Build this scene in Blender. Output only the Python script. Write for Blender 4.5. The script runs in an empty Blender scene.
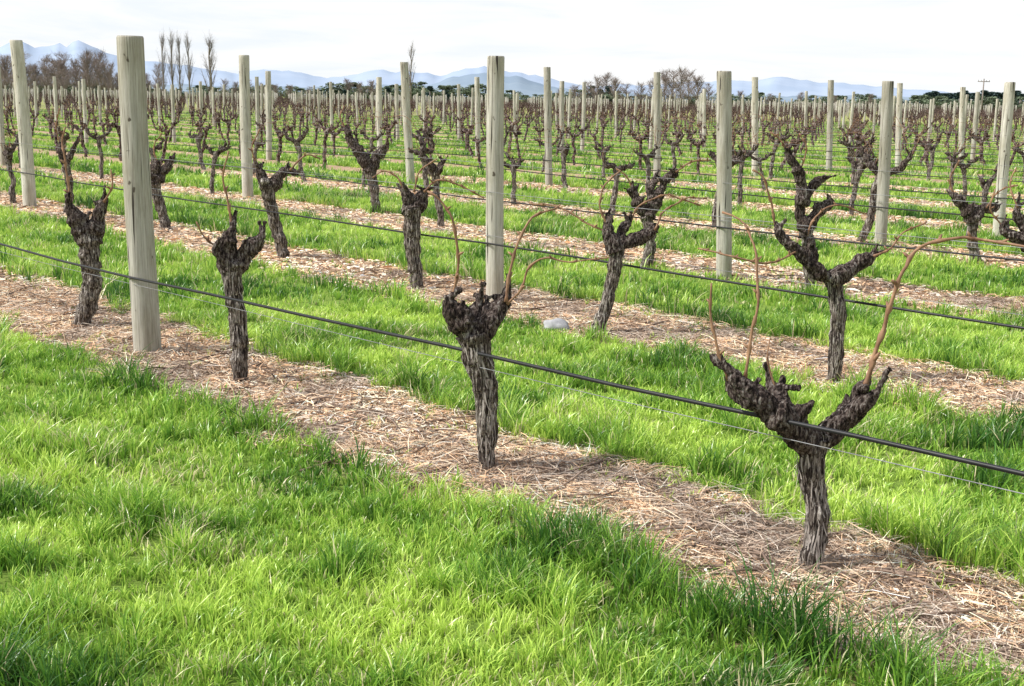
import bpy, math, random
import numpy as np
from mathutils import Vector, Matrix, noise
SC = bpy.context.scene
COL = SC.collection
random.seed(7); RNG = np.random.default_rng(11)
# ------------------------------------------------------------------ camera
F = 1230.0; H = 1.55
PITCH = math.radians(11.2); ROLL = math.radians(0.95)
cam = bpy.data.cameras.new('camera'); camo = bpy.data.objects.new('camera', cam); COL.objects.link(camo)
cam.sensor_width = 36; cam.lens = F/1024*36; cam.clip_start = .05; cam.clip_end = 60000
RM = (Matrix.Rotation(math.pi/2-PITCH, 4, 'X') @ Matrix.Rotation(ROLL, 4, 'Z'))
camo.matrix_world = Matrix.Translation((0, 0, H)) @ RM
SC.camera = camo
R3 = RM.to_3x3()
def ray(u, v): return R3 @ Vector(((u-512)/F, (343-v)/F, -1))
def ground(u, v):
    d = ray(u, v); t = -H/d.z
    return Vector((d.x*t, d.y*t, 0))
def at(u, v, Y):
    d = ray(u, v); t = Y/d.y
    return Vector((d.x*t, Y, H+d.z*t))
def gp(u, Y): return Vector(((u-516)/F*(.981*Y+.3), Y, 0))
def hy(u): return 91+.0166*u
R3i = R3.transposed()
def proj(p):
    l = R3i @ (Vector(p)-Vector((0, 0, H)))
    if l.z > -.05: return None
    return (512+F*l.x/-l.z, 343-F*l.y/-l.z, -l.z)
# rows of the vineyard
DX, DY = -.66, .7513; NX, NY = .7513, .66
P0, RS = 3.25, 2.97
def sp(s, p): return Vector((s*DX+p*NX, s*DY+p*NY, 0))
def s_of(v): return v.x*DX+v.y*DY
def p_of(v): return v.x*NX+v.y*NY
# ------------------------------------------------------------------ node helpers
def newmat(name):
    m = bpy.data.materials.new(name); m.use_nodes = True
    nt = m.node_tree; nt.nodes.clear()
    out = nt.nodes.new('ShaderNodeOutputMaterial')
    return m, nt, out
def N(nt, t, **kw):
    n = nt.nodes.new(t)
    for k, v in kw.items():
        if k in n.inputs: n.inputs[k].default_value = v
        else: setattr(n, k, v)
    return n
def L(nt, a, b): nt.links.new(a, b)
def ramp(nt, fac, stops, interp='LINEAR'):
    r = nt.nodes.new('ShaderNodeValToRGB'); r.color_ramp.interpolation = interp
    e = r.color_ramp.elements
    while len(e) < len(stops): e.new(.5)
    for i, (p, c) in enumerate(stops):
        e[i].position = p; e[i].color = (c[0], c[1], c[2], 1) if len(c) == 3 else c
    L(nt, fac, r.inputs[0]); return r.outputs[0]
def coords(nt, scale, kind='Object'):
    tc = nt.nodes.new('ShaderNodeTexCoord'); mp = nt.nodes.new('ShaderNodeMapping')
    mp.inputs['Scale'].default_value = scale
    L(nt, tc.outputs[kind], mp.inputs[0]); return mp.outputs[0]
def noi(nt, vec, scale, detail=4, rough=.6, dist=0):
    n = N(nt, 'ShaderNodeTexNoise'); n.inputs['Scale'].default_value = scale
    n.inputs['Detail'].default_value = detail; n.inputs['Roughness'].default_value = rough
    n.inputs['Distortion'].default_value = dist
    L(nt, vec, n.inputs['Vector']); return n.outputs['Fac']
def mix(nt, fac, a, b, mode='MIX'):
    m = nt.nodes.new('ShaderNodeMixRGB'); m.blend_type = mode
    for s, v in ((0, fac), (1, a), (2, b)):
        if hasattr(v, 'links'): L(nt, v, m.inputs[s])
        else: m.inputs[s].default_value = v if s == 0 else (v[0], v[1], v[2], 1)
    return m.outputs[0]
def math_(nt, op, a, b=None):
    m = nt.nodes.new('ShaderNodeMath'); m.operation = op
    for i, v in enumerate((a, b)):
        if v is None: continue
        if hasattr(v, 'links'): L(nt, v, m.inputs[i])
        else: m.inputs[i].default_value = v
    return m.outputs[0]
def bump(nt, h, strength, dist):
    b = nt.nodes.new('ShaderNodeBump'); b.inputs['Strength'].default_value = strength; b.inputs['Distance'].default_value = dist
    L(nt, h, b.inputs['Height']); return b.outputs[0]
def princ(nt, out, col, rough=.8, spec=.3, nrm=None):
    p = nt.nodes.new('ShaderNodeBsdfPrincipled')
    if hasattr(col, 'links'): L(nt, col, p.inputs['Base Color'])
    else: p.inputs['Base Color'].default_value = (*col, 1)
    p.inputs['Roughness'].default_value = rough; p.inputs['Specular IOR Level'].default_value = spec
    if nrm: L(nt, nrm, p.inputs['Normal'])
    L(nt, p.outputs[0], out.inputs[0]); return p
def bark_mat(name, sc, tint, warm=1.0):
    m, nt, out = newmat(name)
    v = coords(nt, sc)
    a = noi(nt, v, 1.0, 8, .72, .5)
    b = noi(nt, coords(nt, (9, 9, 6)), 1.0, 3, .6)
    w = warm
    c = ramp(nt, a, [(.38, (.010*tint*w, .007*tint, .006*tint)), (.46, (.060*tint*w, .045*tint, .039*tint)), (.54, (.28*tint*w, .24*tint, .205*tint)), (.64, (.78*tint, .73*tint, .67*tint))])
    c2 = mix(nt, ramp(nt, b, [(.44, (0, 0, 0)), (.62, (.8, .8, .8))]), c, mix(nt, 1.0, c, (.42, .36, .32), 'MULTIPLY'))
    princ(nt, out, c2, .9, .2, bump(nt, a, 1.0, .016)); return m
M_BARK = bark_mat('grapevine_bark', (105, 105, 9), 1.0)
M_ARM = bark_mat('grapevine_arm_bark', (85, 85, 30), .50, 1.12)
M_FAR = bark_mat('far_grapevine_bark', (30, 30, 14), .52, 1.35)
def simple(name, c1, c2, sc, rough=.8, spec=.2, bs=.4, bd=.003):
    m, nt, out = newmat(name); a = noi(nt, coords(nt, sc), 1.0, 4, .6)
    princ(nt, out, ramp(nt, a, [(.3, c1), (.7, c2)]), rough, spec, bump(nt, a, bs, bd)); return m
M_STRIP = simple('peeling_bark', (.07, .055, .047), (.58, .52, .47), (60, 60, 14), .9)
M_CANE = simple('cane_wood', (.12, .057, .033), (.40, .235, .135), (34, 34, 16), .6, .3)
M_HOSE = simple('black_hose', (.006, .006, .007), (.018, .018, .02), (9, 9, 9), .5, .4, .05)
M_WIRE = simple('galvanised_wire', (.14, .14, .145), (.32, .32, .33), (9, 9, 9), .45, .4)
M_STONE = simple('stone', (.26, .26, .27), (.46, .46, .47), (22, 22, 22), .85)
# post wood
M_POST, nt, out = newmat('weathered_post_wood')
g = noi(nt, coords(nt, (130, 130, 3.0)), 1.0, 7, .75, .2)
st = noi(nt, coords(nt, (8, 8, 1.9)), 1.0, 5, .65)
cr = noi(nt, coords(nt, (44, 44, 1.2)), 1.0, 2, .5, .4)
kn = noi(nt, coords(nt, (20, 20, 12)), 1.0, 2, .5, 0)
oi = nt.nodes.new('ShaderNodeObjectInfo')
c = ramp(nt, g, [(.30, (.33, .31, .27)), (.46, (.55, .525, .465)), (.64, (.76, .74, .67))])
c = mix(nt, ramp(nt, st, [(.42, (0, 0, 0)), (.62, (.8, .8, .8))]), c, mix(nt, 1.0, c, (.66, .64, .56), 'MULTIPLY'))
c = mix(nt, ramp(nt, cr, [(.33, (1, 1, 1)), (.365, (0, 0, 0))]), c, (.07, .06, .05))
c = mix(nt, ramp(nt, kn, [(.27, (.9, .9, .9)), (.31, (0, 0, 0))]), c, (.10, .08, .06))
c = mix(nt, 1.0, c, ramp(nt, oi.outputs['Random'], [(0, (.70, .69, .67)), (1, (1.02, 1.01, .99))]), 'MULTIPLY')
princ(nt, out, c, .85, .2, bump(nt, math_(nt, 'ADD', g, cr), .5, .004))
M_POSTEND = simple('cut_end_grain', (.30, .26, .20), (.50, .45, .36), (40, 40, 3), .9)
# attribute coloured materials
def attr_mat(name, trans, rough, spec):
    m, nt, out = newmat(name)
    a = N(nt, 'ShaderNodeAttribute'); a.attribute_name = 'Col'
    p = nt.nodes.new('ShaderNodeBsdfPrincipled'); L(nt, a.outputs['Color'], p.inputs['Base Color'])
    p.inputs['Roughness'].default_value = rough; p.inputs['Specular IOR Level'].default_value = spec
    if trans > 0:
        t = nt.nodes.new('ShaderNodeBsdfTranslucent'); L(nt, a.outputs['Color'], t.inputs[0])
        mx = nt.nodes.new('ShaderNodeMixShader'); mx.inputs[0].default_value = trans
        L(nt, p.outputs[0], mx.inputs[1]); L(nt, t.outputs[0], mx.inputs[2]); L(nt, mx.outputs[0], out.inputs[0])
    else: L(nt, p.outputs[0], out.inputs[0])
    return m
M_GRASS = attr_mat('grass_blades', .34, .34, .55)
M_CHIP = attr_mat('mulch_chips', 0, .9, .15)
# ground
CEN, HALF = P0+.04, .43
M_GROUND, nt, out = newmat('vineyard_ground')
geo = nt.nodes.new('ShaderNodeNewGeometry')
vm = nt.nodes.new('ShaderNodeVectorMath'); vm.operation = 'DOT_PRODUCT'; vm.inputs[1].default_value = (NX, NY, 0)
L(nt, geo.outputs['Position'], vm.inputs[0])
q = math_(nt, 'SUBTRACT', vm.outputs['Value'], CEN-.03)
q = math_(nt, 'DIVIDE', q, RS); q = math_(nt, 'ADD', q, .5); q = math_(nt, 'FRACT', q)
q = math_(nt, 'SUBTRACT', q, .5); q = math_(nt, 'ABSOLUTE', q); q = math_(nt, 'MULTIPLY', q, RS)
pos = geo.outputs['Position']
n1 = noi(nt, pos, 2.2, 5, .65)
q2 = math_(nt, 'ADD', q, math_(nt, 'MULTIPLY', math_(nt, 'SUBTRACT', n1, .5), .35))
mask = ramp(nt, q2, [(.46, (0, 0, 0)), (.58, (1, 1, 1))])
fine = noi(nt, pos, 38, 8, .75); fine2 = noi(nt, pos, 9, 4, .6); big = noi(nt, pos, .6, 3, .6)
mul = ramp(nt, fine, [(.32, (.13, .085, .055)), (.46, (.38, .25, .16)), (.60, (.66, .48, .33)), (.78, (.88, .72, .54))])
mul = mix(nt, ramp(nt, fine2, [(.4, (0, 0, 0)), (.7, (.6, .6, .6))]), mul, (.54, .40, .29))
grs = ramp(nt, fine, [(.3, (.07, .11, .028)), (.5, (.20, .31, .055)), (.7, (.37, .49, .11))])
grs = mix(nt, ramp(nt, big, [(.35, (0, 0, 0)), (.65, (.6, .6, .6))]), grs, (.27, .38, .08))
gc = mix(nt, mask, mul, grs)
princ(nt, out, gc, .95, .05, bump(nt, fine, .8, .03))
# ------------------------------------------------------------------ object helpers
class MB:
    def __init__(s): s.v = []; s.f = []
    def add(s, v, f):
        o = len(s.v); s.v += [tuple(x) for x in v]; s.f += [tuple(i+o for i in q) for q in f]
    def mesh(s, name, mat, smooth=True):
        me = bpy.data.meshes.new(name); me.from_pydata(s.v, [], s.f); me.update()
        if mat: me.materials.append(mat)
        if smooth: me.polygons.foreach_set('use_smooth', [True]*len(me.polygons))
        return me
    def build(s, name, mat, parent=None, smooth=True):
        return link(name, s.mesh(name, mat, smooth), parent)
def link(name, me, parent=None):
    o = bpy.data.objects.new(name, me); COL.objects.link(o)
    if parent: o.parent = parent
    return o
def tag(o, label, cat, group=None, kind=None):
    o['label'] = label; o['category'] = cat
    if group: o['group'] = group
    if kind: o['kind'] = kind
    return o
def empty(name, loc): 
    o = bpy.data.objects.new(name, None); o.empty_display_size = .1; COL.objects.link(o); o.location = loc; return o
def resample(pts, step):
    P = [Vector((*p[0], p[1])) for p in pts]
    P = [P[0]*2-P[1]]+P+[P[-1]*2-P[-2]]
    out = []
    for i in range(1, len(P)-2):
        a, b, c, d = P[i-1:i+3]
        n = max(1, int((c.xyz-b.xyz).length/step))
        for k in range(n):
            t = k/n
            out.append(.5*((2*b)+(c-a)*t+(2*a-5*b+4*c-d)*t*t+(3*b-a-3*c+d)*t**3))
    out.append(P[-2])
    return [(Vector(o.xyz), max(.0009, o.w)) for o in out]
def tube(mb, pts, n=8):
    V = []; Fc = []; prev = None
    for i, (p, r) in enumerate(pts):
        t = (pts[min(i+1, len(pts)-1)][0]-pts[max(i-1, 0)][0])
        t = t.normalized() if t.length > 1e-7 else Vector((0, 0, 1))
        if prev is None: a = t.cross(Vector((.31, .9, .2))).normalized()
        else:
            a = prev-t*prev.dot(t); a = a.normalized() if a.length > 1e-6 else t.orthogonal().normalized()
        prev = a; b = t.cross(a)
        for k in range(n):
            an = 2*math.pi*k/n; V.append(p+(a*math.cos(an)+b*math.sin(an))*r)
    m = len(pts)
    for i in range(m-1):
        for k in range(n):
            k2 = (k+1) % n; Fc.append((i*n+k, i*n+k2, (i+1)*n+k2, (i+1)*n+k))
    Fc.append(tuple(range(n-1, -1, -1))); Fc.append(tuple((m-1)*n+k for k in range(n)))
    mb.add(V, Fc)
def rv(rnd, s=1): return Vector((rnd.uniform(-1, 1), rnd.uniform(-1, 1), rnd.uniform(-1, 1)))*s
def gnarl_mesh(name, tubes, voxel, amp, mat, seed, stretch=.16):
    mb = MB()
    for t in tubes: tube(mb, t, 10)
    tmp = link('tmp', mb.mesh('tmp', None))
    md = tmp.modifiers.new('r', 'REMESH'); md.mode = 'VOXEL'; md.voxel_size = voxel
    dg = bpy.context.evaluated_depsgraph_get()
    me = bpy.data.meshes.new_from_object(tmp.evaluated_get(dg))
    old = tmp.data; bpy.data.objects.remove(tmp); bpy.data.meshes.remove(old)
    me.name = name
    off = Vector((seed*3.1, seed*1.7, seed*.9))
    co = [v.co.copy() for v in me.vertices]; no = [v.normal.copy() for v in me.vertices]
    for v, c, n_ in zip(me.vertices, co, no):
        lump = noise.noise(c*19+off)*amp*1.3
        tw = c.z*2.2; cx = c.x*math.cos(tw)-c.y*math.sin(tw); cy = c.x*math.sin(tw)+c.y*math.cos(tw)
        r1 = 2*abs(noise.noise(Vector((cx*48, cy*48, c.z*48*stretch))+off))
        r2 = 2*abs(noise.noise(Vector((cx*115, cy*115, c.z*115*stretch))+off*2))
        v.co = c+n_*(lump+amp*(1.5*min(r1, .7)+.8*min(r2, .6))-1.15*amp)
    me.materials.clear(); me.materials.append(mat)
    me.polygons.foreach_set('use_smooth', [True]*len(me.polygons)); me.update()
    return me
def lumpy(pts, seed, step=.03, k=.22, j=.12):
    r = random.Random(seed); out = []
    rs = resample(pts, step)
    for i, (p, rad) in enumerate(rs):
        out.append((p+rv(r, rad*j), rad*(1+r.uniform(-k, k))))
    return out
def arm_tubes(pts, seed, nst, sr=.010, res=1):
    r = random.Random(seed)
    main = lumpy(pts, seed, .036, .24, .20)
    T = [main]; n = len(main)
    tot = max(2, nst)
    for k in range(tot):
        i = n-1 if k < 2 else r.randint(int(n*.35), n-1)
        p, rad = main[i]
        d = Vector((r.uniform(-1, 1), r.uniform(-.8, .8), r.uniform(.1, 1.3))).normalized()
        ln = r.uniform(.030, .080)
        T.append([(p, rad*.85), (p+d*(rad*.9+.008), rad*.62), (p+d*(ln*.6+rad)+rv(r, .005), sr*1.0), (p+d*(ln+rad)+rv(r, .005), sr*r.uniform(.95, 1.2))])
    return T
def cane_mesh(pts, seed, n=6):
    r = random.Random(seed); mb = MB(); rs = resample(pts, .022); o = []; kx = Vector((0, 0, 0)); tgt = Vector((0, 0, 0))
    for i, (p, rad) in enumerate(rs):
        if i % 4 == 0: tgt = rv(r, min(.014, .001*i+.001))
        kx = kx.lerp(tgt, .45)
        o.append((p+kx, rad*(1.5 if i % 4 == 0 else .9)))
    tube(mb, o, n)
    if n > 5:
        for i in range(4, len(o)-2, 4):      # buds at the nodes
            d = Vector((r.uniform(-1, 1), r.uniform(-1, 1), .6)).normalized(); p, rad = o[i]
            tube(mb, [(p, rad*.7), (p+d*rad*2.4, rad*.6), (p+d*rad*3.6, rad*.2)], 5)
    return mb
def loose_bark(trunk, seed, cnt):
    r = random.Random(seed); rs = resample(trunk, .03); mb = MB()
    for _ in range(cnt):
        i = r.randint(2, len(rs)-2); p, rad = rs[i]; a = r.uniform(0, 6.28)
        o = Vector((math.cos(a), math.sin(a), 0)); tn = Vector((-o.y, o.x, 0)); w = r.uniform(.0018, .0045)
        sgn = r.choice((-1, 1, -1)); ln = r.uniform(.03, .12); curl = r.uniform(.001, .014)
        V = []; m = 5
        ax = (rs[min(i+2, len(rs)-1)][0]-rs[i-2][0]).normalized()
        for k in range(m):
            t = k/(m-1); c = p+o*(rad*.95+.001+curl*t*t)+ax*(sgn*ln*t)+tn*(r.uniform(-.002, .002)+.012*t*t*math.sin(a*7))
            ww = w*(1-.6*t); V += [c-tn*ww, c+tn*ww]
        mb.add(V, [(2*k, 2*k+1, 2*k+3, 2*k+2) for k in range(m-1)])
    return mb
VG = 'pruned grapevines along the vineyard rows'
def build_vine(loc, trunk, arms, canes, voxel, seed, strips=24, nst=4, cn=6):
    root = empty('grapevine', loc)
    b0 = trunk[0]
    tr = [(b0[0]+Vector((0, 0, -.06)), b0[1]*1.25)]+trunk
    T = [lumpy(tr, seed, .04, .10, .14)]
    e = trunk[-1]; r = random.Random(seed+5)
    for _ in range(3):   # burrs on the head of the trunk
        c = e[0]+rv(r, e[1]*.6); T.append([(c-Vector((0, 0, e[1]*.5)), e[1]*.45), (c, e[1]*.62), (c+rv(r, e[1]*.5), e[1]*.35)])
    amp = .0065 if voxel < .008 else .006
    link('trunk', gnarl_mesh('trunk', T, voxel, amp, M_BARK, seed), root)
    for i, a in enumerate(arms):
        link('arm', gnarl_mesh('arm', arm_tubes(a, seed*7+i, nst), voxel*.85, amp*.8, M_ARM, seed+i, .4), root)
    for i, c_ in enumerate(canes):
        cane_mesh(c_, seed*5+i, cn).build('cane', M_CANE, root)
    if strips: loose_bark(tr[1:], seed, strips).build('loose_bark', M_STRIP, root, False)
    return root
VINES = []      # (root, row, s)
def px_vine(trunk, arms, canes, seed, voxel, row, strips=24, nst=4):
    base = ground(trunk[0][0], trunk[0][1]); dep = proj(base)[2]; m = dep/F
    def cv(l, k):
        o = []
        for e in l:
            dy = e[3] if len(e) > 3 else 0
            o.append((at(e[0], e[1], base.y+dy)-base, e[2]*m*.5*k))
        return o
    root = build_vine(base, cv(trunk, .88), [cv(a, .88) for a in arms], [cv(c, .60) for c in canes], voxel, seed, strips, nst)
    VINES.append([root, row, s_of(base)]); return root
# ---- first row (nearest)
vD = px_vine([(808, 569, 24), (815, 540, 27), (817, 505, 26), (811, 478, 27), (811, 455, 32), (811, 438, 38)],
  [[(814, 450, 34), (798, 432, 38, -.03), (778, 416, 34, -.06), (760, 402, 29, -.06), (745, 388, 24, -.07), (733, 374, 16, -.07)],
   [(790, 424, 30, .02), (782, 408, 28, .07), (776, 396, 22, .10), (771, 388, 15, .11)],
   [(810, 446, 34), (830, 432, 32, .02), (846, 418, 27, .03), (856, 404, 24, .03), (861, 390, 18, .03)],
   [(846, 418, 22, .03), (864, 405, 18, -.02), (876, 394, 13, -.04)],
   [(760, 403, 20, -.06), (744, 398, 16, -.02), (730, 391, 11, .02)]],
  [[(864, 388, 9), (873, 362, 8), (883, 330, 7.4), (889, 296, 6.6), (904, 264, 6), (932, 246, 5.4), (978, 240, 5), (1032, 248, 4.6, -.1)],
   [(729, 380, 6, -.06), (719, 355, 5, -.06), (712, 315, 4.4, -.05), (713, 280, 3.4, -.05)],
   [(745, 378, 5.5, -.06), (752, 335, 5, -.05), (758, 292, 4.4, -.03), (756, 254, 4, 0), (742, 228, 3.4, .05), (722, 216, 3, .1)],
   [(776, 390, 4, .1), (768, 360, 3, .1), (771, 338, 2.5, .12)]], 3, .0042, 1, 150, 3)
vC = px_vine([(486, 471, 18), (488, 440, 22), (487, 405, 26), (481, 368, 30), (475, 345, 34), (473, 332, 38)],
  [[(472, 340, 30), (461, 322, 26, -.02), (452, 308, 20, -.03), (447, 298, 14, -.03)],
   [(476, 338, 30), (489, 322, 25, .02), (499, 310, 20, .03), (506, 300, 14, .03)],
   [(473, 332, 26), (473, 316, 20, .05), (479, 303, 14, .07)]],
  [[(452, 300, 5.6), (459, 262, 5), (455, 228, 4.4), (443, 202, 3.8), (428, 190, 3.4)],
   [(506, 302, 5.6), (510, 268, 5, .02), (521, 236, 4.4, .04), (536, 214, 4, .06), (558, 205, 3.4, .1)],
   [(507, 304, 4.4), (522, 288, 4), (530, 266, 3.8), (546, 257, 3.4, -.03), (572, 262, 2.8, -.05), (610, 258, 2.5, -.08)]], 8, .0045, 1, 120, 3)
vB = px_vine([(239, 383, 17), (240, 350, 19), (238, 318, 20), (233, 288, 21), (231, 265, 25)],
  [[(231, 272, 22), (226, 254, 24), (228, 240, 20), (234, 228, 13)],
   [(234, 268, 22), (246, 254, 18, .02), (255, 245, 16, .03), (262, 239, 11, .03)],
   [(228, 264, 18), (220, 256, 14, -.04), (216, 250, 10, -.05)]],
  [[(232, 228, 4.6), (228, 200, 4), (224, 176, 3.4), (230, 152, 2.8)],
   [(222, 250, 4), (205, 238, 3.4, -.04), (196, 222, 2.8, -.06)]], 5, .005, 1, 80, 3)
vA = px_vine([(80, 327, 18), (88, 305, 21), (92, 280, 21), (91, 255, 22), (88, 236, 27)],
  [[(88, 242, 24), (80, 226, 22, -.02), (73, 214, 17, -.03), (69, 206, 11, -.03)],
   [(90, 242, 24), (97, 224, 20, .02), (101, 212, 16, .03), (105, 200, 10, .03)]],
  [[(71, 208, 4.6), (68, 175, 4), (63, 146, 3.4), (66, 128, 2.8)],
   [(104, 202, 4), (112, 186, 3.4), (110, 168, 2.8)]], 9, .0055, 1, 70, 3)
# ---- second row
v2 = []
v2.append(px_vine([(833, 383, 17), (836, 350, 17), (838, 315, 18), (835, 288, 19), (832, 277, 22)],
  [[(832, 282, 22), (848, 270, 19, .03), (862, 262, 17, .05), (874, 256, 11, .05)],
   [(830, 280, 20), (812, 266, 17, -.03), (797, 252, 15, -.05), (784, 240, 14, -.05), (777, 230, 10, -.05)],
   [(814, 268, 14, -.03), (812, 250, 11, .03), (806, 238, 8, .05)]],
  [[(776, 232, 4), (770, 200, 3.6), (764, 180, 3.4), (752, 170, 3)],
   [(874, 256, 4), (890, 248, 3.6, .04), (902, 232, 3.3, .06), (925, 222, 3, .1)],
   [(806, 238, 3.4, .05), (816, 216, 3, .05), (838, 206, 2.8, .1), (866, 214, 2.6, .15)],
   [(800, 250, 3.6, -.05), (770, 262, 3.4, -.2), (735, 256, 3.2, -.25), (700, 250, 2.8, -.1)]], 21, .006, 2, 50, 3))
v2.append(px_vine([(597, 334, 19), (604, 312, 16), (611, 285, 16), (616, 260, 17), (617, 245, 19)],
  [[(616, 250, 19), (610, 238, 17), (607, 226, 11)],
   [(618, 248, 18), (632, 240, 16, .04), (645, 236, 14, .06), (656, 228, 10, .07)],
   [(620, 246, 15), (622, 232, 13, .05), (630, 222, 9, .08)]],
  [[(608, 228, 4), (600, 205, 3.4), (604, 185, 3), (622, 172, 2.6)],
   [(655, 230, 3.6), (664, 212, 3.2, .05), (684, 200, 2.8, .1), (706, 197, 2.6, .15)],
   [(630, 224, 3.4, .08), (640, 205, 3, .1), (668, 196, 2.8, .12), (700, 206, 2.6, .15)],
   [(607, 232, 3.6), (585, 222, 3.4, .05), (560, 208, 3, .1), (530, 202, 2.8, .15)]], 23, .006, 2, 44, 3))
v2.append(px_vine([(418, 291, 15), (415, 268, 16), (413, 245, 18), (412, 222, 20), (413, 206, 23)],
  [[(412, 212, 22), (408, 200, 17), (405, 192, 10)], [(415, 210, 20), (421, 200, 16, .03), (425, 191, 10, .04)]],
  [[(405, 194, 3.6), (398, 178, 3.2), (384, 170, 2.8), (372, 178, 2.4)], [(424, 192, 3.6), (438, 180, 3.2), (462, 186, 2.8), (484, 198, 2.4)],
   [(414, 192, 3.2), (420, 172, 2.8), (436, 160, 2.4)]], 25, .006, 2, 40, 3))
v2.append(px_vine([(284, 258, 15), (279, 238, 14), (273, 216, 14), (269, 196, 15), (268, 184, 18)],
  [[(268, 190, 17), (263, 178, 14), (259, 168, 10)], [(269, 188, 16), (279, 178, 13, .03), (287, 170, 10, .05), (296, 174, 8, .05)]],
  [[(259, 168, 3), (252, 148, 2.7), (260, 130, 2.4)], [(290, 170, 3), (304, 156, 2.7, .06), (320, 158, 2.4, .1)]], 27, .0075, 2, 0, 4))
v2.append(px_vine([(166, 229, 13), (162, 212, 12), (157, 196, 12), (154, 182, 13)],
  [[(155, 186, 14), (152, 175, 12), (158, 164, 8)], [(155, 184, 13), (165, 170, 10, .03), (172, 160, 7, .05)]],
  [[(158, 165, 2.4), (154, 146, 2.2), (162, 132, 2)]], 29, .008, 2, 0, 4))
v2.append(px_vine([(66, 214, 8), (70, 195, 8), (68, 176, 8), (65, 160, 9)],
  [[(65, 164, 9), (62, 152, 8), (60, 145, 6)], [(66, 162, 8), (72, 152, 7), (75, 144, 5)]],
  [[(60, 146, 2.4), (56, 124, 2.2), (60, 108, 2)]], 30, .007, 2, 0, 2))
# ---- third and fourth row, the most conspicuous ones
v3 = []
v3.append(px_vine([(812, 290, 15), (810, 268, 14), (808, 245, 15), (806, 224, 17)],
  [[(806, 230, 17), (800, 210, 15), (803, 190, 14), (797, 170, 12), (788, 154, 9)],
   [(808, 226, 16), (820, 210, 14, .04), (832, 204, 11, .06)],
   [(803, 205, 13), (812, 186, 11, .06), (824, 178, 8, .1)]],
  [[(789, 155, 3.2), (780, 140, 3), (770, 132, 2.6)], [(800, 172, 2.8), (806, 150, 2.6), (800, 132, 2.4)]], 31, .0075, 3, 0, 5))
v3.append(px_vine([(645, 269, 14), (650, 250, 13), (650, 230, 13), (646, 214, 15)],
  [[(647, 218, 15), (638, 206, 13), (634, 194, 10)],
   [(649, 216, 15), (658, 198, 13, .04), (664, 182, 12, .06), (676, 172, 9, .08)],
   [(652, 208, 12), (650, 192, 10, .05), (655, 178, 8, .07)]],
  [[(634, 195, 3), (628, 178, 2.7), (616, 168, 2.4)], [(676, 172, 3), (692, 162, 2.6, .1), (712, 160, 2.4, .15)]], 33, .0075, 3, 0, 5))
v3.append(px_vine([(376, 213, 11), (375, 196, 11), (372, 180, 12), (370, 168, 14)],
  [[(370, 172, 14), (362, 156, 13), (354, 144, 11), (346, 130, 8)], [(371, 170, 13), (378, 156, 11, .05), (381, 148, 8, .05)]],
  [[(347, 132, 2.4), (340, 118, 2.2), (344, 106, 1.9)]], 35, .009, 3, 0, 5))
v3.append(px_vine([(976, 263, 13), (973, 245, 12), (972, 228, 13), (972, 216, 15)],
  [[(972, 220, 15), (964, 208, 13), (956, 198, 10)], [(974, 218, 15), (984, 208, 12, .04), (993, 210, 9, .06)]],
  [[(956, 199, 3), (950, 180, 2.6), (958, 160, 2.4)], [(986, 208, 2.8), (1000, 190, 2.5, .06), (1018, 186, 2.4, .1)]], 37, .0085, 4, 0, 5))
v3.append(px_vine([(1042, 318, 15), (1038, 290, 14), (1034, 262, 15), (1032, 242, 19)],
  [[(1032, 248, 18), (1020, 238, 15), (1009, 234, 12), (1002, 226, 9)], [(1032, 244, 17), (1026, 228, 14, .04), (1016, 216, 12, .06), (1018, 206, 9, .06)]],
  [[(1003, 227, 3), (990, 208, 2.7), (994, 190, 2.4)], [(1018, 208, 2.8), (1010, 186, 2.5, .06), (1016, 168, 2.4, .1)]], 41, .0075, 3, 0, 5))
LBL = {
 vD: 'thick short grapevine with wide forked arms at the right of the nearest row',
 vC: 'grapevine with blackened fist shaped head in the middle of the nearest row',
 vB: 'slender grapevine with curled head just right of the nearest wooden post',
 vA: 'leaning grapevine with two small horns just left of the nearest wooden post',
 v2[0]: 'tall grapevine with widespread left and right arms in the second row',
 v2[1]: 'slanting grapevine with a long right arm between two posts in the second row',
 v2[2]: 'upright grapevine with a compact dark head just left of the middle second row post',
 v2[3]: 'left leaning thin grapevine in the second row, fourth from its right end',
 v2[4]: 'thin grapevine of the second row seen just right of the nearest post',
 v2[5]: 'small grapevine of the second row just right of its leftmost post',
 v3[0]: 'grapevine in the third row with a tall twisted limb rising above the wide armed vine',
 v3[1]: 'grapevine of the third row leaning right beside the long armed slanting vine',
 v3[2]: 'grapevine of the third row with a long limb reaching up to the left',
 v3[3]: 'grapevine of the fourth row just left of the rightmost near post',
 v3[4]: 'grapevine head of the third row cut off by the right edge of the picture'}
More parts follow.
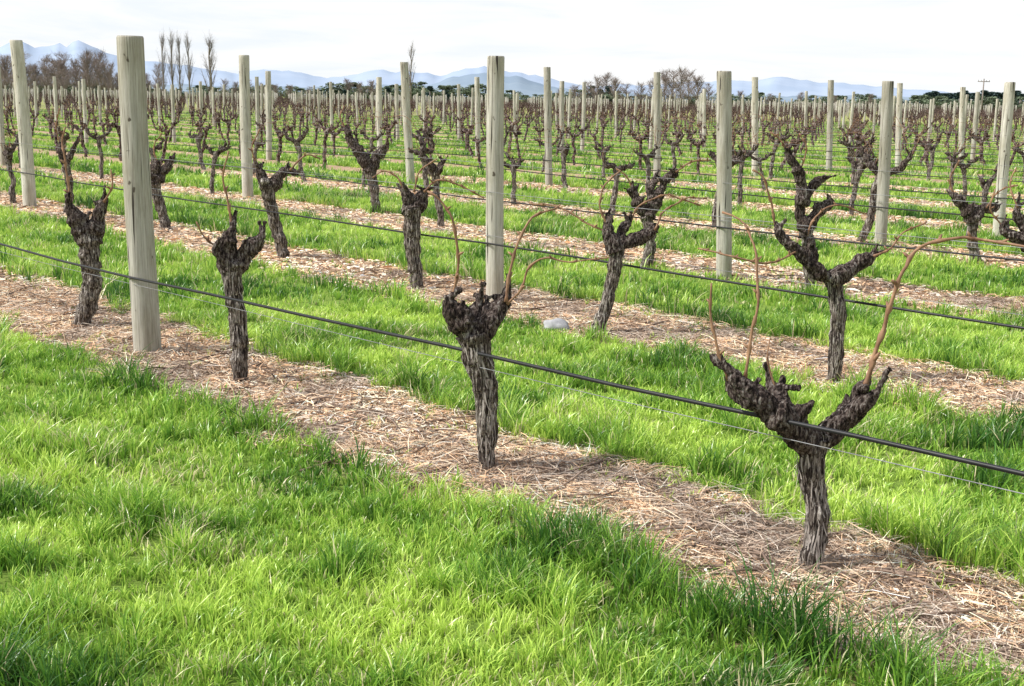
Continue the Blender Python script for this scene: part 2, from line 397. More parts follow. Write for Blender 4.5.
# ------------------------------------------------------------------ generic vines
def gen_skel(seed, full=True):
    r = random.Random(seed*13+1)
    hgt = r.uniform(.56, .76); lx, ly = r.uniform(-.16, .16), r.uniform(-.1, .1); r0 = r.uniform(.035, .047)
    tr = []
    for k in range(5):
        t = k/4; tr.append((Vector((lx*t+r.uniform(-.02, .02), ly*t+r.uniform(-.02, .02), hgt*t)), r0*(1.0-.15*t+(.45 if k == 4 else 0))))
    top = tr[-1][0]; arms = []; canes = []
    na = r.choice((2, 2, 3, 3)); base = r.uniform(-.5, .5)
    for i in range(na):
        a = base+(math.pi*i if i < 2 else r.uniform(0, 6.28)); o = Vector((math.cos(a), math.sin(a)*.8, 0))
        ln = r.uniform(.10, .28); rise = r.uniform(.02, .22)
        if r.random() < .12: rise = .38
        p = [(top-Vector((0, 0, .03)), r0*.95)]
        for k in range(1, 5):
            t = k/4; p.append((top+o*ln*(t**.8)+Vector((r.uniform(-.04, .04), r.uniform(-.03, .03), rise*t**1.2+r.uniform(-.03, .03))), r0*(1.0-.40*t)))
        arms.append(p)
        for c_ in range(r.choice((1, 1, 2, 3))):
            e = p[r.choice((2, 3, 4, 4))][0]
            u_ = r.choice((-1, 1)); L1 = r.uniform(.10, .42); arch = r.random() < .45
            q = [(e, .0038), (e+Vector((u_*.06, r.uniform(-.05, .05), L1*.5)), .0034), (e+Vector((u_*.10+r.uniform(-.10, .10), r.uniform(-.08, .08), L1)), .0028)]
            if arch:
                q.append((e+Vector((u_*.32, r.uniform(-.1, .1), L1*1.05)), .0025)); q.append((e+Vector((u_*.62, r.uniform(-.15, .15), L1*.8)), .0022))
            canes.append(q)
    return tr, arms, canes
NV = 10; HI = []; LO = []; XL = []
for i in range(NV):
    tr, ar, ca = gen_skel(100+i)
    HI.append(build_vine((0, -50-i*3, 0), tr, ar, ca, .009, 200+i, 0, 7, 4))
def low_mesh(seed, n, nc, st):
    tr, ar, ca = gen_skel(seed); mb = MB(); mc = MB()
    tube(mb, lumpy([(tr[0][0]-Vector((0, 0, .05)), tr[0][1])]+tr, seed, st, .25, .3), n)
    for i, a in enumerate(ar):
        for t in arm_tubes(a, seed+i, 8 if n > 3 else 4, .013): tube(mb, t, n)
    for c_ in ca: tube(mc, [(p, rr*(1.2 if n > 3 else 1.6)) for p, rr in resample(c_, .15)], nc)
    return mb, mc
for i in range(8):
    mb, mc = low_mesh(300+i, 6, 3, .05)
    nf = len(mb.f); mb.add(mc.v, mc.f); me = mb.mesh('grapevine', M_FAR); me.materials.append(M_CANE)
    for k in range(nf, len(me.polygons)): me.polygons[k].material_index = 1
    LO.append(me)
for i in range(5):
    mb, mc = low_mesh(400+i, 3, 3, .2); nf = len(mb.v); mb.add(mc.v, mc.f); XL.append(mb)
def copy_tree(root, loc, rz, sc):
    c = root.copy(); COL.objects.link(c); c.location = loc; c.rotation_euler = (0, 0, rz); c.scale = (sc, sc, sc)
    for ch in root.children:
        d = ch.copy(); COL.objects.link(d); d.parent = c
    return c
cand = []
rr = random.Random(5)
expl = {}
for root, row, s in VINES: expl.setdefault(row, []).append(s)
for k in range(1, 96):
    p = P0+RS*(k-1)
    for j in range(-90, 190):
        s = 7.95+1.97*j+rr.uniform(-.14, .14); pj = p+rr.uniform(-.07, .07)
        P = sp(s, pj)
        if P.y < 2 or P.y > 285: continue
        if k == 1 or (k == 2 and s < 14.6): continue
        if any(abs(s-e) < 1.0 for e in expl.get(k, [])): continue
        q_ = proj(P)
        if q_ is None or not (-25 < q_[0] < 1049): continue
        if rr.random() < .03: continue
        cand.append((q_[2], k, s, P, q_[0]))
cand.sort(key=lambda c_: c_[0])
nind = 300-len(VINES)
used = set(); FARV = []
for i, (t, k, s, P, u) in enumerate(cand):
    flip = rr.choice((0, math.pi)); rz = math.atan2(DY, DX)+flip+rr.uniform(-.35, .35)
    if t < 40: rz = flip+rr.uniform(-.7, .7)-.3
    sc = rr.uniform(.88, 1.14)
    if i >= nind: FARV.append((P, rz, sc, t)); continue
    if t < 27:
        v = rr.randrange(NV)
        if v in used: o = copy_tree(HI[v], P, rz, sc)
        else:
            o = HI[v]; o.location = P; o.rotation_euler = (0, 0, rz); o.scale = (sc,)*3; used.add(v)
    else:
        o = link('grapevine', LO[rr.randrange(8)]); o.location = P; o.rotation_euler = (0, 0, rz); o.scale = (sc,)*3
    VINES.append([o, k, s])
for v in range(NV):
    if v not in used:
        for ch in list(HI[v].children): bpy.data.objects.remove(ch)
        bpy.data.objects.remove(HI[v])
ORD = ['zeroth', 'nearest', 'second', 'third', 'fourth', 'fifth', 'sixth', 'seventh', 'eighth', 'ninth', 'tenth', 'eleventh', 'twelfth', 'thirteenth', 'fourteenth', 'fifteenth', 'sixteenth', 'seventeenth', 'eighteenth', 'nineteenth', 'twentieth']
CNT = ['first']+ORD[2:]
byrow = {}
for o, k, s in VINES: byrow.setdefault(k, []).append((s, o))
for k, l in byrow.items():
    l.sort(key=lambda a: a[0])
    for i, (ms, o) in enumerate(l):
        if o in LBL: tag(o, LBL[o], 'grapevine', VG)
        elif k <= 6 and i < 20: tag(o, 'bare pruned grapevine, %s from the right in the %s row of vines' % (CNT[i], ORD[k]), 'grapevine', VG)
        else: tag(o, 'small bare pruned grapevine standing in the far rows beyond the sixth row', 'grapevine', VG)
def tiled(items, templates, name, mat, rnd):
    Vs = []; Fs = []; off = 0
    TT = []
    for mb in templates:
        tris = []
        for f in mb.f:
            for a in range(1, len(f)-1): tris.append((f[0], f[a], f[a+1]))
        TT.append((np.array(mb.v, dtype=np.float32), np.array(tris, dtype=np.int32)))
    for (P, rz, sc, t) in items:
        v, f = TT[rnd.randrange(len(TT))]
        c_, s_ = math.cos(rz)*sc, math.sin(rz)*sc
        w = np.empty_like(v); w[:, 0] = v[:, 0]*c_-v[:, 1]*s_+P.x; w[:, 1] = v[:, 0]*s_+v[:, 1]*c_+P.y; w[:, 2] = v[:, 2]*sc
        Vs.append(w); Fs.append(f+off); off += len(v)
    return trimesh(name, np.concatenate(Vs), np.concatenate(Fs), mat)
def trimesh(name, V, T, mat, colr=None, smooth=False):
    me = bpy.data.meshes.new(name); n = len(T)
    me.vertices.add(len(V)); me.vertices.foreach_set('co', V.astype(np.float32).ravel())
    me.loops.add(3*n); me.loops.foreach_set('vertex_index', T.astype(np.int32).ravel())
    me.polygons.add(n); me.polygons.foreach_set('loop_start', np.arange(0, 3*n, 3, dtype=np.int32))
    me.update(calc_edges=True)
    if colr is not None:
        a = me.color_attributes.new('Col', 'FLOAT_COLOR', 'POINT')
        a.data.foreach_set('color', np.concatenate([colr, np.ones((len(colr), 1))], 1).astype(np.float32).ravel())
    me.materials.append(mat); return link(name, me)
o = tiled(FARV, XL, 'distant_grapevines', M_FAR, rr)
tag(o, 'mass of tiny bare grapevines in the rows towards the horizon', 'grapevines', None, 'stuff')
# ------------------------------------------------------------------ posts
PG = 'round wooden trellis posts in the vineyard rows'
def post_mesh(vec, r, seed, n=20, m=26):
    rnd = random.Random(seed); V = []; Fc = []; hgt = vec.length; b = (rnd.uniform(-.012, .012), rnd.uniform(-.012, .012))
    prof = [(-.12/hgt, 1.0)]+[(k/m, 1.0-.07*k/m) for k in range(m)]+[(1-.006, .93), (1, .88)]
    for t, k in prof:
        c_ = vec*t+Vector((b[0], b[1], 0))*math.sin(math.pi*max(0, t))
        for j in range(n):
            a = 2*math.pi*j/n
            w = 1+.035*noise.noise(Vector((math.cos(a)*1.2, math.sin(a)*1.2, t*3+seed)))+.015*noise.noise(Vector((math.cos(a)*4, math.sin(a)*4, t*2+seed)))
            V.append(c_+Vector((math.cos(a), math.sin(a), 0))*r*k*w)
    R_ = len(prof)
    for i in range(R_-1):
        for j in range(n): Fc.append((i*n+j, i*n+(j+1) % n, (i+1)*n+(j+1) % n, (i+1)*n+j))
    Fc.append(tuple((R_-1)*n+j for j in range(n)))
    mb = MB(); mb.add(V, Fc); me = mb.mesh('wooden_post', M_POST); me.materials.append(M_POSTEND)
    me.polygons[len(Fc)-1].material_index = 1; me.polygons[len(Fc)-1].use_smooth = False
    return me
HZ, WZ, UZ = .47, .53, .86     # heights of hose and wires
def staples(o, r, zs):
    d = Vector((-NX, -NY, 0)); al = Vector((DX, DY, 0))
    for z in zs:
        mb = MB(); c_ = d*(r+.004)+Vector((0, 0, z))
        tube(mb, [(c_-al*.012-d*.01, .002), (c_-al*.011+d*.014, .002), (c_+al*.011+d*.014, .002), (c_+al*.012-d*.01, .002)], 5)
        mb.build('staple', M_WIRE, o)
POSTS = []
EP = [(148, 353, 130, 36, 27, 1, 'thick pale wooden post standing in the nearest row at the left'),
      (30, 207, 16, 40, 13, 2, 'wooden post of the second row at the far left, leaning outwards'),
      (495, 303, 496, 56, 18, 2, 'wooden post of the second row in the middle behind the fist headed vine'),
      (248, 198, 244, 55, 11, 3, 'tall slim post of the third row left of centre beside two poplars'),
      (724, 279, 724, 71, 15.5, 3, 'upright wooden post of the third row right of the picture middle'),
      (880, 250, 888, 81, 12, 4, 'wooden post of the fourth row leaning slightly right'),
      (998, 236, 1010, 82, 11, 5, 'wooden post of the fifth row near the right edge'),
      (411, 184, 404, 62, 8.5, 4, 'left leaning tall post of the fourth row near the lone poplar'),
      (549, 186, 547, 67, 7.5, 5, None), (657, 182, 657, 72, 7.2, 6, None), (755, 176, 755, 77, 6.8, 7, None),
      (829, 171, 831, 80, 6.4, 8, None), (898, 168, 900, 83, 6, 9, None), (961, 165, 963, 87, 5.6, 10, None),
      (269, 160, 268, 71, 6, 5, None), (380, 158, 379, 77, 5.8, 6, None), (478, 156, 477, 77, 5.4, 7, None), (562, 154, 562, 81, 5, 8, None)]
for i, (ub, vb, ut, vt, w, row, lab) in enumerate(EP):
    b = ground(ub, vb); dep = proj(b)[2]; vec = at(ut, vt, b.y)-b; r = w*dep/F*.5
    big = i < 8
    o = link('wooden_post', post_mesh(vec, r, i+1, 28 if big else 12, 40 if big else 8)); o.location = b
    if big: staples(o, r, (HZ, WZ, UZ) if row > 1 else (HZ, WZ-.06))
    if lab: tag(o, lab, 'post', PG)
    POSTS.append([o, row, s_of(b), b, r])
GEN1 = [post_mesh(Vector((random.uniform(-.05, .05), random.uniform(-.04, .04), random.uniform(1.82, 1.95))), .066, 50+i, 14, 10) for i in range(4)]
GEN2 = [post_mesh(Vector((random.uniform(-.08, .08), random.uniform(-.05, .05), random.uniform(1.90, 2.10))), .062, 60+i, 14, 10) for i in range(7)]
GENL = [post_mesh(Vector((random.uniform(-.09, .09), random.uniform(-.05, .05), random.uniform(1.85, 2.08))), .060, 80+i, 8, 3) for i in range(6)]
cp = []; allp = {}
for k in range(1, 96):
    for j in range(-18, 40):
        s = 7.1+.09*(k-1)+9.83*j
        if k > 3: s += rr.uniform(-.15, .15)
        P = sp(s, P0+RS*(k-1)+rr.uniform(-.05, .05))
        if k == 1: P = Vector((-2.22, 7.35, 0))+Vector((-.68, .733, 0))*9.83*j
        if any(e[1] == k and abs(e[2]-s) < 3.4 for e in POSTS[:len(EP)]): continue
        if P.y < -8 or P.y > 285: continue
        allp.setdefault(k, []).append((s, P))
        q_ = proj(P)
        if q_ is None or P.y < 2 or not (-20 < q_[0] < 1044): continue
        cp.append((q_[2], k, s, P, j))
for o, k, s, b, r in POSTS: allp.setdefault(k, []).append((s, b))
cp.sort(key=lambda c_: c_[0]); FARP = []
for i, (t, k, s, P, j) in enumerate(cp):
    if i >= 300-len(EP): FARP.append((P, rr.uniform(0, 6), rr.uniform(.92, 1.05), t)); continue
    me = (rr.choice(GEN1) if j <= 0 else rr.choice(GEN2)) if t < 60 else rr.choice(GENL)
    o = link('wooden_post', me); o.location = P; o.rotation_euler = (0, 0, rr.uniform(-.5, .5)); o.scale = (rr.uniform(.9, 1.12),)*2+(rr.uniform(.95, 1.04),)
    POSTS.append([o, k, s, P, .066])
byrow = {}
for e in POSTS: byrow.setdefault(e[1], []).append((e[2], e[0]))
for k, l in byrow.items():
    l.sort(key=lambda a: a[0])
    for i, (ms, o) in enumerate(l):
        if 'label' in o.keys(): continue
        if k <= 8 and i < 20: tag(o, 'weathered round wooden post, %s from the right in the %s row' % (CNT[i], ORD[k]), 'post', PG)
        else: tag(o, 'small round wooden post in the far rows beyond the eighth row', 'post', PG)
PT = MB(); V = []; n = 5
for z, r_ in ((-.1, .064), (1.95, .058)):
    for j in range(n): V.append((math.cos(j*6.283/n)*r_, math.sin(j*6.283/n)*r_, z))
PT.add(V, [(j, (j+1) % n, n+(j+1) % n, n+j) for j in range(n)]+[tuple(n+j for j in range(n))])
o = tiled(FARP, [PT], 'distant_posts', M_POST, rr)
tag(o, 'crowd of tiny wooden posts in the rows towards the horizon', 'posts', None, 'stuff')
# ------------------------------------------------------------------ hoses and wires
off = Vector((-NX, -NY, 0))
for k in range(1, 25):
    l = sorted(allp[k], key=lambda a: a[0])
    l = [(s, P) for s, P in l if abs(P.x) < .42*max(P.y, 0)+13 and P.y > -7 and P.y < 110]
    if len(l) < 2: continue
    def line(z0, sag, jit, r_, d_):
        pts = []; rn = random.Random(k*10+int(z0*100))
        for i in range(len(l)-1):
            a, b = l[i][1], l[i+1][1]; m = 10 if k < 6 else 4
            for q_ in range(m):
                t = q_/m
                z = z0-sag*4*t*(1-t)+(rn.uniform(-jit, jit) if q_ else 0)
                if k == 1:
                    ss = l[i][0]+(l[i+1][0]-l[i][0])*t
                    z += max(0, 6.99-ss)*.0150
                pts.append((a.lerp(b, t)+off*d_+Vector((0, 0, z)), r_))
        pts.append((l[-1][1]+off*d_+Vector((0, 0, z0)), r_))
        mb = MB(); tube(mb, resample(pts, .5 if k < 5 else 3), 8 if k < 4 else 4); return mb
    o = line(HZ, .02 if k > 1 else .0, .006, .0078, .088).build('irrigation_hose', M_HOSE)
    nm = ORD[k] if k < 21 else None
    tag(o, ('black irrigation hose strung along the %s row' % nm) if nm else 'thin black irrigation hose strung along a far row', 'hose', 'irrigation hoses along the rows')
    if k < 14:
        o = line(WZ-(.10 if k == 1 else 0), .02, .005, .0015, .080).build('trellis_wire', M_WIRE)
        tag(o, 'thin steel wire beside the black hose of the %s row' % nm, 'wire', 'trellis wires along the rows')
        if k > 1:
            o = line(UZ, .01, .004, .0020, .076).build('trellis_wire', M_WIRE)
            tag(o, 'thin upper trellis wire at vine head height in the %s row' % nm, 'wire', 'trellis wires along the rows')
# ------------------------------------------------------------------ ground sheet
mb = MB(); S = 24000
mb.add([(-S, -60, 0), (S, -60, 0), (S, 2*S, 0), (-S, 2*S, 0)], [(0, 1, 2, 3)])
o = mb.build('ground', M_GROUND); o['kind'] = 'structure'
# ------------------------------------------------------------------ grass and mulch
def h2(ix, iy, sd):
    a = np.sin(ix*127.1+iy*311.7+sd*74.7)*43758.5453; return a-np.floor(a)
def vn(x, y, sd=0):
    ix, iy = np.floor(x), np.floor(y); fx, fy = x-ix, y-iy; fx = fx*fx*(3-2*fx); fy = fy*fy*(3-2*fy)
    return (h2(ix, iy, sd)*(1-fx)+h2(ix+1, iy, sd)*fx)*(1-fy)+(h2(ix, iy+1, sd)*(1-fx)+h2(ix+1, iy+1, sd)*fx)*fy
def fbm(x, y, sd=0): return .5*vn(x, y, sd)+.3*vn(x*2.1, y*2.1, sd+1)+.2*vn(x*4.3, y*4.3, sd+2)
def qdist(x, y):
    p = x*NX+y*NY-CEN; k = np.round(p/RS); return p-k*RS
def halfw(x, y):
    q_ = qdist(x, y)
    near = np.where(q_ < 0, -.10+.052*np.clip(y-3.2, 0, 5.0), 0)    # the camera side of a strip is trampled wider further off
    return HALF+near+.22*(fbm(x*1.3, y*1.3, 3)-.5)+.26*(vn(x*7, y*7, 8)-.5)
def sample(y0, y1, dens):
    hw = .5*y1+1; n = int((y1-y0)*2*hw*dens)
    y = RNG.uniform(y0, y1, n); x = RNG.uniform(-hw, hw, n); k = np.abs(x) < .46*y+.6
    return x[k], y[k]
def blades(y0, y1, dens, w, per, lev, hs=1.0):
    cx, cy = sample(y0, y1, dens/per)
    q_ = qdist(cx, cy); aq = np.abs(q_); ed = halfw(cx, cy)
    keep = (aq > ed) | (RNG.random(len(cx)) < .36*np.exp(-np.maximum(ed-aq, 0)/.08)) | (RNG.random(len(cx)) < .05*(fbm(cx*2, cy*2, 9) > .56))
    keep &= RNG.random(len(cx)) < .22+1.3*fbm(cx*3.2, cy*3.2, 5)
    cx, cy, aq, ed, q_ = cx[keep], cy[keep], aq[keep], ed[keep], q_[keep]
    tuft = np.clip((fbm(cx*3.6, cy*3.6, 20)-.52)*7.0, 0, 1); edge = np.exp(-((aq-ed-.08)/.12)**2)*(aq > ed)
    edge *= np.where(q_ < 0, np.clip(1.25-(cy-4)*.16, .35, 1), 1)
    clump = np.clip((vn(cx*11, cy*11, 61)-.6)*3, 0, 1)
    ev = np.clip((vn(cx*3.0, cy*3.0, 31)-.25)*1.5, 0, 1)
    th = .024+.022*fbm(cx*5, cy*5, 2)+.055*tuft+.035*clump+.12*edge*ev
    th = np.where(aq < ed, .04, th)
    r_ = lambda a: np.repeat(a, per)
    n = len(cx)*per
    a = RNG.uniform(0, 2*np.pi, n); rad = np.abs(RNG.normal(0, .014, n))*(1 if lev == 3 else 1.8)
    bx = r_(cx)+np.cos(a)*rad; by = r_(cy)+np.sin(a)*rad
    hgt = r_(th)*RNG.uniform(.40, 1.6, n)*hs; lean = hgt*RNG.uniform(.05, .95, n)
    ta = RNG.uniform(0, 2*np.pi, len(cx)); tm = RNG.uniform(0, .7, len(cx)); tx = r_(np.cos(ta)*tm); ty = r_(np.sin(ta)*tm)
    dirx = np.cos(a)*.8+tx+.08; diry = np.sin(a)*.8+ty
    f = RNG.uniform(0, np.pi, n); wx, wy = np.cos(f)*w*.5, np.sin(f)*w*.5
    ww = RNG.uniform(.5, 1.35, n); wx *= ww; wy *= ww
    ts = [0, .4, .75, 1] if lev == 3 else [0, .55, 1]
    vs = []
    for t in ts:
        px_ = bx+dirx*lean*t**1.9; py_ = by+diry*lean*t**1.9; pz_ = hgt*(t-.18*t**3)-.004*(t == 0)
        s_ = 1-.7*t**1.6
        if t < 1:
            vs.append(np.stack([px_-wx*s_, py_-wy*s_, pz_], 1)); vs.append(np.stack([px_+wx*s_, py_+wy*s_, pz_], 1))
        else: vs.append(np.stack([px_, py_, pz_], 1))
    nv = len(vs); V = np.stack(vs, 1)
    if lev == 3: tr = [(0, 1, 3), (0, 3, 2), (2, 3, 5), (2, 5, 4), (4, 5, 6)]
    else: tr = [(0, 1, 3), (0, 3, 2), (2, 3, 4)]
    T = (np.array(tr)[None]+(np.arange(n)*nv)[:, None, None]).reshape(-1, 3)
    # colour
    m = r_(fbm(cx*1.4, cy*1.4, 40)); m2 = r_(vn(cx*6, cy*6, 41)); rd = RNG.random(n)
    dark = np.array([.055, .16, .026]); mid = np.array([.23, .44, .05]); lit = np.array([.62, .80, .16]); straw = np.array([.86, .76, .46])
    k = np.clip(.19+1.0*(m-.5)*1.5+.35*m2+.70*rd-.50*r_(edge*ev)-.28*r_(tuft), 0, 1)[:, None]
    c_ = np.where(k < .5, dark+(mid-dark)*k*2, mid+(lit-mid)*(k-.5)*2)
    midst = r_(np.clip((aq-.75)*1.6, 0, 1))
    sf = .03+(.13+.12*midst)*r_(np.clip((fbm(cx*3, cy*3, 77)-.48)*4, 0, 1))
    c_ = np.where((RNG.random(n) < sf)[:, None], straw*RNG.uniform(.7, 1.1, (n, 1)), c_)
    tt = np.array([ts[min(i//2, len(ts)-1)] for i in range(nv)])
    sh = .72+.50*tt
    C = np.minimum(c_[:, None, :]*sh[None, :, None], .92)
    return V.reshape(-1, 3), T, C.reshape(-1, 3)
parts = [blades(2.0, 4.6, 15500, .0053, 9, 3), blades(4.6, 9, 8200, .0064, 8, 3), blades(9, 20, 2000, .010, 7, 2, 1.1),
         blades(20, 45, 420, .020, 5, 2, 1.3), blades(45, 110, 50, .045, 4, 2, 1.4)]
off_ = 0; Vs = []; Ts = []; Cs = []
for v, t, c_ in parts: Vs.append(v); Ts.append(t+off_); Cs.append(c_); off_ += len(v)
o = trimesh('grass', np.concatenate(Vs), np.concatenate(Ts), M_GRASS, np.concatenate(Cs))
tag(o, 'bright green grass growing in strips between the vine rows', 'grass', None, 'stuff')
def chips(y0, y1, dens, lmin, lmax, w, flat=1.0, pal=None, pr=None, zt=0):
    x, y = sample(y0, y1, dens); aq = np.abs(qdist(x, y)); ed = halfw(x, y)
    k = (aq < ed+.10*RNG.random(len(x))) & (RNG.random(len(x)) < .10+1.6*fbm(x*4.5, y*4.5, 66)); x, y = x[k], y[k]; n = len(x)
    ln = RNG.uniform(lmin, lmax, n)*RNG.choice([.5, .8, 1.0, 1.5], n); a = RNG.uniform(0, np.pi, n); ww = w*RNG.uniform(.4, 1.7, n)
    dx, dy = np.cos(a), np.sin(a); tilt = RNG.normal(0, .13*flat, n); z = zt+RNG.uniform(.003, .012, n)+.018*fbm(x*5, y*5, 70); roll = RNG.normal(0, .4, n)
    bend = RNG.normal(0, .10, n)*ln
    vs = []
    for e, sw in ((-.5, .6), (0, 1), (.5, .5)):
        cx = x+dx*ln*e-(dy*bend if e == 0 else 0); cy = y+dy*ln*e+(dx*bend if e == 0 else 0); cz = z+tilt*ln*e+(.08*ln*(1 if e == 0 else 0))
        for s_ in (-1, 1): vs.append(np.stack([cx-dy*ww*s_*sw*.5, cy+dx*ww*s_*sw*.5, np.maximum(cz+roll*ww*s_*.5, .001)], 1))
    V = np.stack(vs, 1); T = (np.array([(0, 1, 3), (0, 3, 2), (2, 3, 5), (2, 5, 4)])[None]+(np.arange(n)*6)[:, None, None]).reshape(-1, 3)
    dk = pal is not None
    if pal is None:
        pal = np.array([[.78, .50, .30], [.88, .63, .42], [.94, .76, .55], [.96, .87, .72], [.56, .36, .23], [.16, .105, .075], [.62, .54, .46], [.88, .54, .31], [.26, .175, .12]])
        pr = np.array([.16, .21, .18, .14, .07, .06, .07, .08, .03])
    c_ = pal[RNG.choice(len(pal), n, p=pr)]*RNG.uniform(.78, 1.12, (n, 1))
    if not dk:
        g_ = np.clip((fbm(x*2.2, y*2.2, 91)-.56)*7, 0, 1)[:, None]
        gray = c_.mean(1, keepdims=True)*np.array([[.98, .84, .72]])*.62
        c_ = c_*(1-.7*g_)+gray*.7*g_
    c_ *= (.76+.62*fbm(x*3.4, y*3.4, 90))[:, None]
    return V.reshape(-1, 3), T, np.repeat(np.minimum(c_, .93), 6, 0)
DK = (np.array([[.12, .08, .06], [.20, .14, .10], [.34, .28, .24], [.08, .055, .045]]), np.array([.35, .3, .2, .15]))
parts = [chips(2.5, 5.5, 17500, .010, .034, .0027), chips(5.5, 10, 7500, .014, .045, .0042), chips(10, 25, 900, .03, .08, .012),
         chips(2.5, 5.5, 2600, .05, .17, .0020, 1.4, zt=.006), chips(5.5, 10, 900, .06, .16, .0030, 1.4, zt=.006),
         chips(2.5, 5.5, 1000, .03, .15, .0026, 1.4, DK[0], DK[1], .006), chips(5.5, 11, 380, .05, .16, .0040, 1.4, DK[0], DK[1], .006),
         chips(2.5, 7, 300, .02, .05, .010, 1.2, zt=.004)]
off_ = 0; Vs = []; Ts = []; Cs = []
for v, t, c_ in parts: Vs.append(v); Ts.append(t+off_); Cs.append(c_); off_ += len(v)
o = trimesh('straw_mulch', np.concatenate(Vs), np.concatenate(Ts), M_CHIP, np.concatenate(Cs))
tag(o, 'tan straw and bark mulch lying under the vine rows', 'mulch', None, 'stuff')
# prunings
mb = MB(); rp = random.Random(77)
for i in range(700):
    k = rp.choice((0, 0, 0, 1, 1, 2)); s = rp.uniform(-2, 15) if i < 560 else rp.uniform(.5, 4.5); pp = CEN+RS*k*(i < 560)+rp.gauss(0, .21)
    P = sp(s, pp); a = rp.uniform(0, 3.14); ln = rp.uniform(.05, .30); d = Vector((math.cos(a), math.sin(a), 0)); nn = Vector((-d.y, d.x, 0))
    r_ = rp.uniform(.0016, .0048); z0 = .016
    tube(mb, resample([(P-d*ln+Vector((0, 0, z0)), r_), (P-d*ln*.3+nn*ln*rp.uniform(-.2, .2)+Vector((0, 0, rp.uniform(.02, .035))), r_), (P+d*ln*.4+nn*ln*rp.uniform(-.2, .2)+Vector((0, 0, rp.uniform(.02, .04))), r_), (P+d*ln+Vector((0, 0, z0)), r_*.7)], .07), 5)
tag(mb.build('vine_prunings', simple('pruning_wood', (.06, .038, .03), (.40, .29, .22), (12, 12, 12), .8)), 'scattered dry vine twigs lying on the mulch', 'twigs', None, 'stuff')
# stones
def stone(u, v, sz, lab, sd):
    P = ground(u, v); rnd = random.Random(sd)
    import bmesh
    bm = bmesh.new(); bmesh.ops.create_icosphere(bm, subdivisions=3, radius=1)
    for w in bm.verts:
        d = 1+.28*noise.noise(w.co*1.3+Vector((sd, 0, 0)))+.08*noise.noise(w.co*4)
        w.co = Vector((w.co.x*sz*d, w.co.y*sz*.75*d, w.co.z*sz*.5*d+sz*.40))
    me = bpy.data.meshes.new('stone'); bm.to_mesh(me); bm.free(); me.materials.append(M_STONE)
    me.polygons.foreach_set('use_smooth', [True]*len(me.polygons))
    o = link('stone', me); o.location = P; o.rotation_euler = (0, 0, rnd.uniform(-.3, .3)); tag(o, lab, 'stone')
stone(556, 331, .095, 'grey rounded stone on the mulch right of the middle second row post', 3)
# ------------------------------------------------------------------ distant trees
M_TW1 = simple('bare_twigs_brown', (.22, .175, .16), (.31, .255, .235), (1, 1, 1), .9)
M_TW2 = simple('bare_twigs_grey', (.24, .23, .24), (.33, .31, .31), (1, 1, 1), .9)
M_TRK = simple('tree_trunk_bark', (.18, .155, .14), (.30, .26, .23), (2, 2, 1), .9)
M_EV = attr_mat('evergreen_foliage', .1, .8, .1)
def bare_tree(seed, h, spread, upr, ntw, name, mat, tw=1.0, nb=34):
    r = random.Random(seed); root = empty(name, (0, 0, 0)); tk = MB(); cr = MB()
    tube(tk, [(Vector((0, 0, -.3)), h*.018), (Vector((h*.01, 0, h*.35)), h*.013), (Vector((-h*.01, 0, h*.7)), h*.007), (Vector((0, 0, h*.97)), h*.002)], 6)
    for i in range(nb):
        t = r.uniform(.06, .9); a = r.uniform(0, 6.28); o = Vector((math.cos(a), math.sin(a), 0))
        ln = spread*h*(1-t*.75)*r.uniform(.6, 1.1); s0 = Vector((0, 0, h*t)); e = s0+o*ln+Vector((0, 0, ln*upr))
        if e.z > h: e.z = h*r.uniform(.80, 1.0)
        mid = s0.lerp(e, .5)+Vector((0, 0, -ln*.1*upr))
        tube(tk, [(s0, h*.005), (mid, h*.003), (e, h*.0012)], 4)
        for j in range(ntw):
            u = r.uniform(.15, 1.05); p = s0.lerp(e, u); d = (o*r.uniform(-.2, 1)+rv(r, .8)+Vector((0, 0, .5*upr+.2))).normalized()*h*r.uniform(.04, .11)
            w = rv(r, h*.0026*tw); cr.add([p-w, p+w, p+d], [(0, 1, 2)])
            for _ in range(2):
                p2 = p+d*r.uniform(.2, .9); d2 = (d+rv(r, h*.05))*.7; cr.add([p2-w*.7, p2+w*.7, p2+d2], [(0, 1, 2)])
    tk.build('trunk', M_TRK, root); cr.build('crown', mat, root, False); return root
def leafy_tree(seed, h, w, name, cone, pal):
    r = random.Random(seed); root = empty(name, (0, 0, 0)); tk = MB()
    tube(tk, [(Vector((0, 0, -.3)), h*.03), (Vector((0, 0, h*.5)), h*.02), (Vector((0, 0, h*.85)), h*.006)], 6)
    V = []; T = []; C = []
    lobes = []
    for i in range(16):
        t = r.uniform(.12, .95); a = r.uniform(0, 6.28)
        ww = w*((1-t)*.9+.08 if cone else math.sin(math.pi*min(.95, t*.8+.15)))*r.uniform(.5, 1)
        lobes.append((Vector((math.cos(a)*ww*.6, math.sin(a)*ww*.6, h*t)), max(.3, ww*.55)))
    for i in range(1700):
        c_, R_ = r.choice(lobes); d = rv(r).normalized()*R_*r.uniform(.5, 1.08); p = c_+d; p.z = max(.2, min(h, p.z))
        a, b = rv(r, h*.045), rv(r, h*.045); k = len(V); V += [p-a, p+a, p+b]; T.append((k, k+1, k+2))
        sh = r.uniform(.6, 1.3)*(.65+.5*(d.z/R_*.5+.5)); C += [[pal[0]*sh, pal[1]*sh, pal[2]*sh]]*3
    tk.build('trunk', M_TRK, root)
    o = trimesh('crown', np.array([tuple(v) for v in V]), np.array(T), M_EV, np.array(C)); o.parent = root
    return root
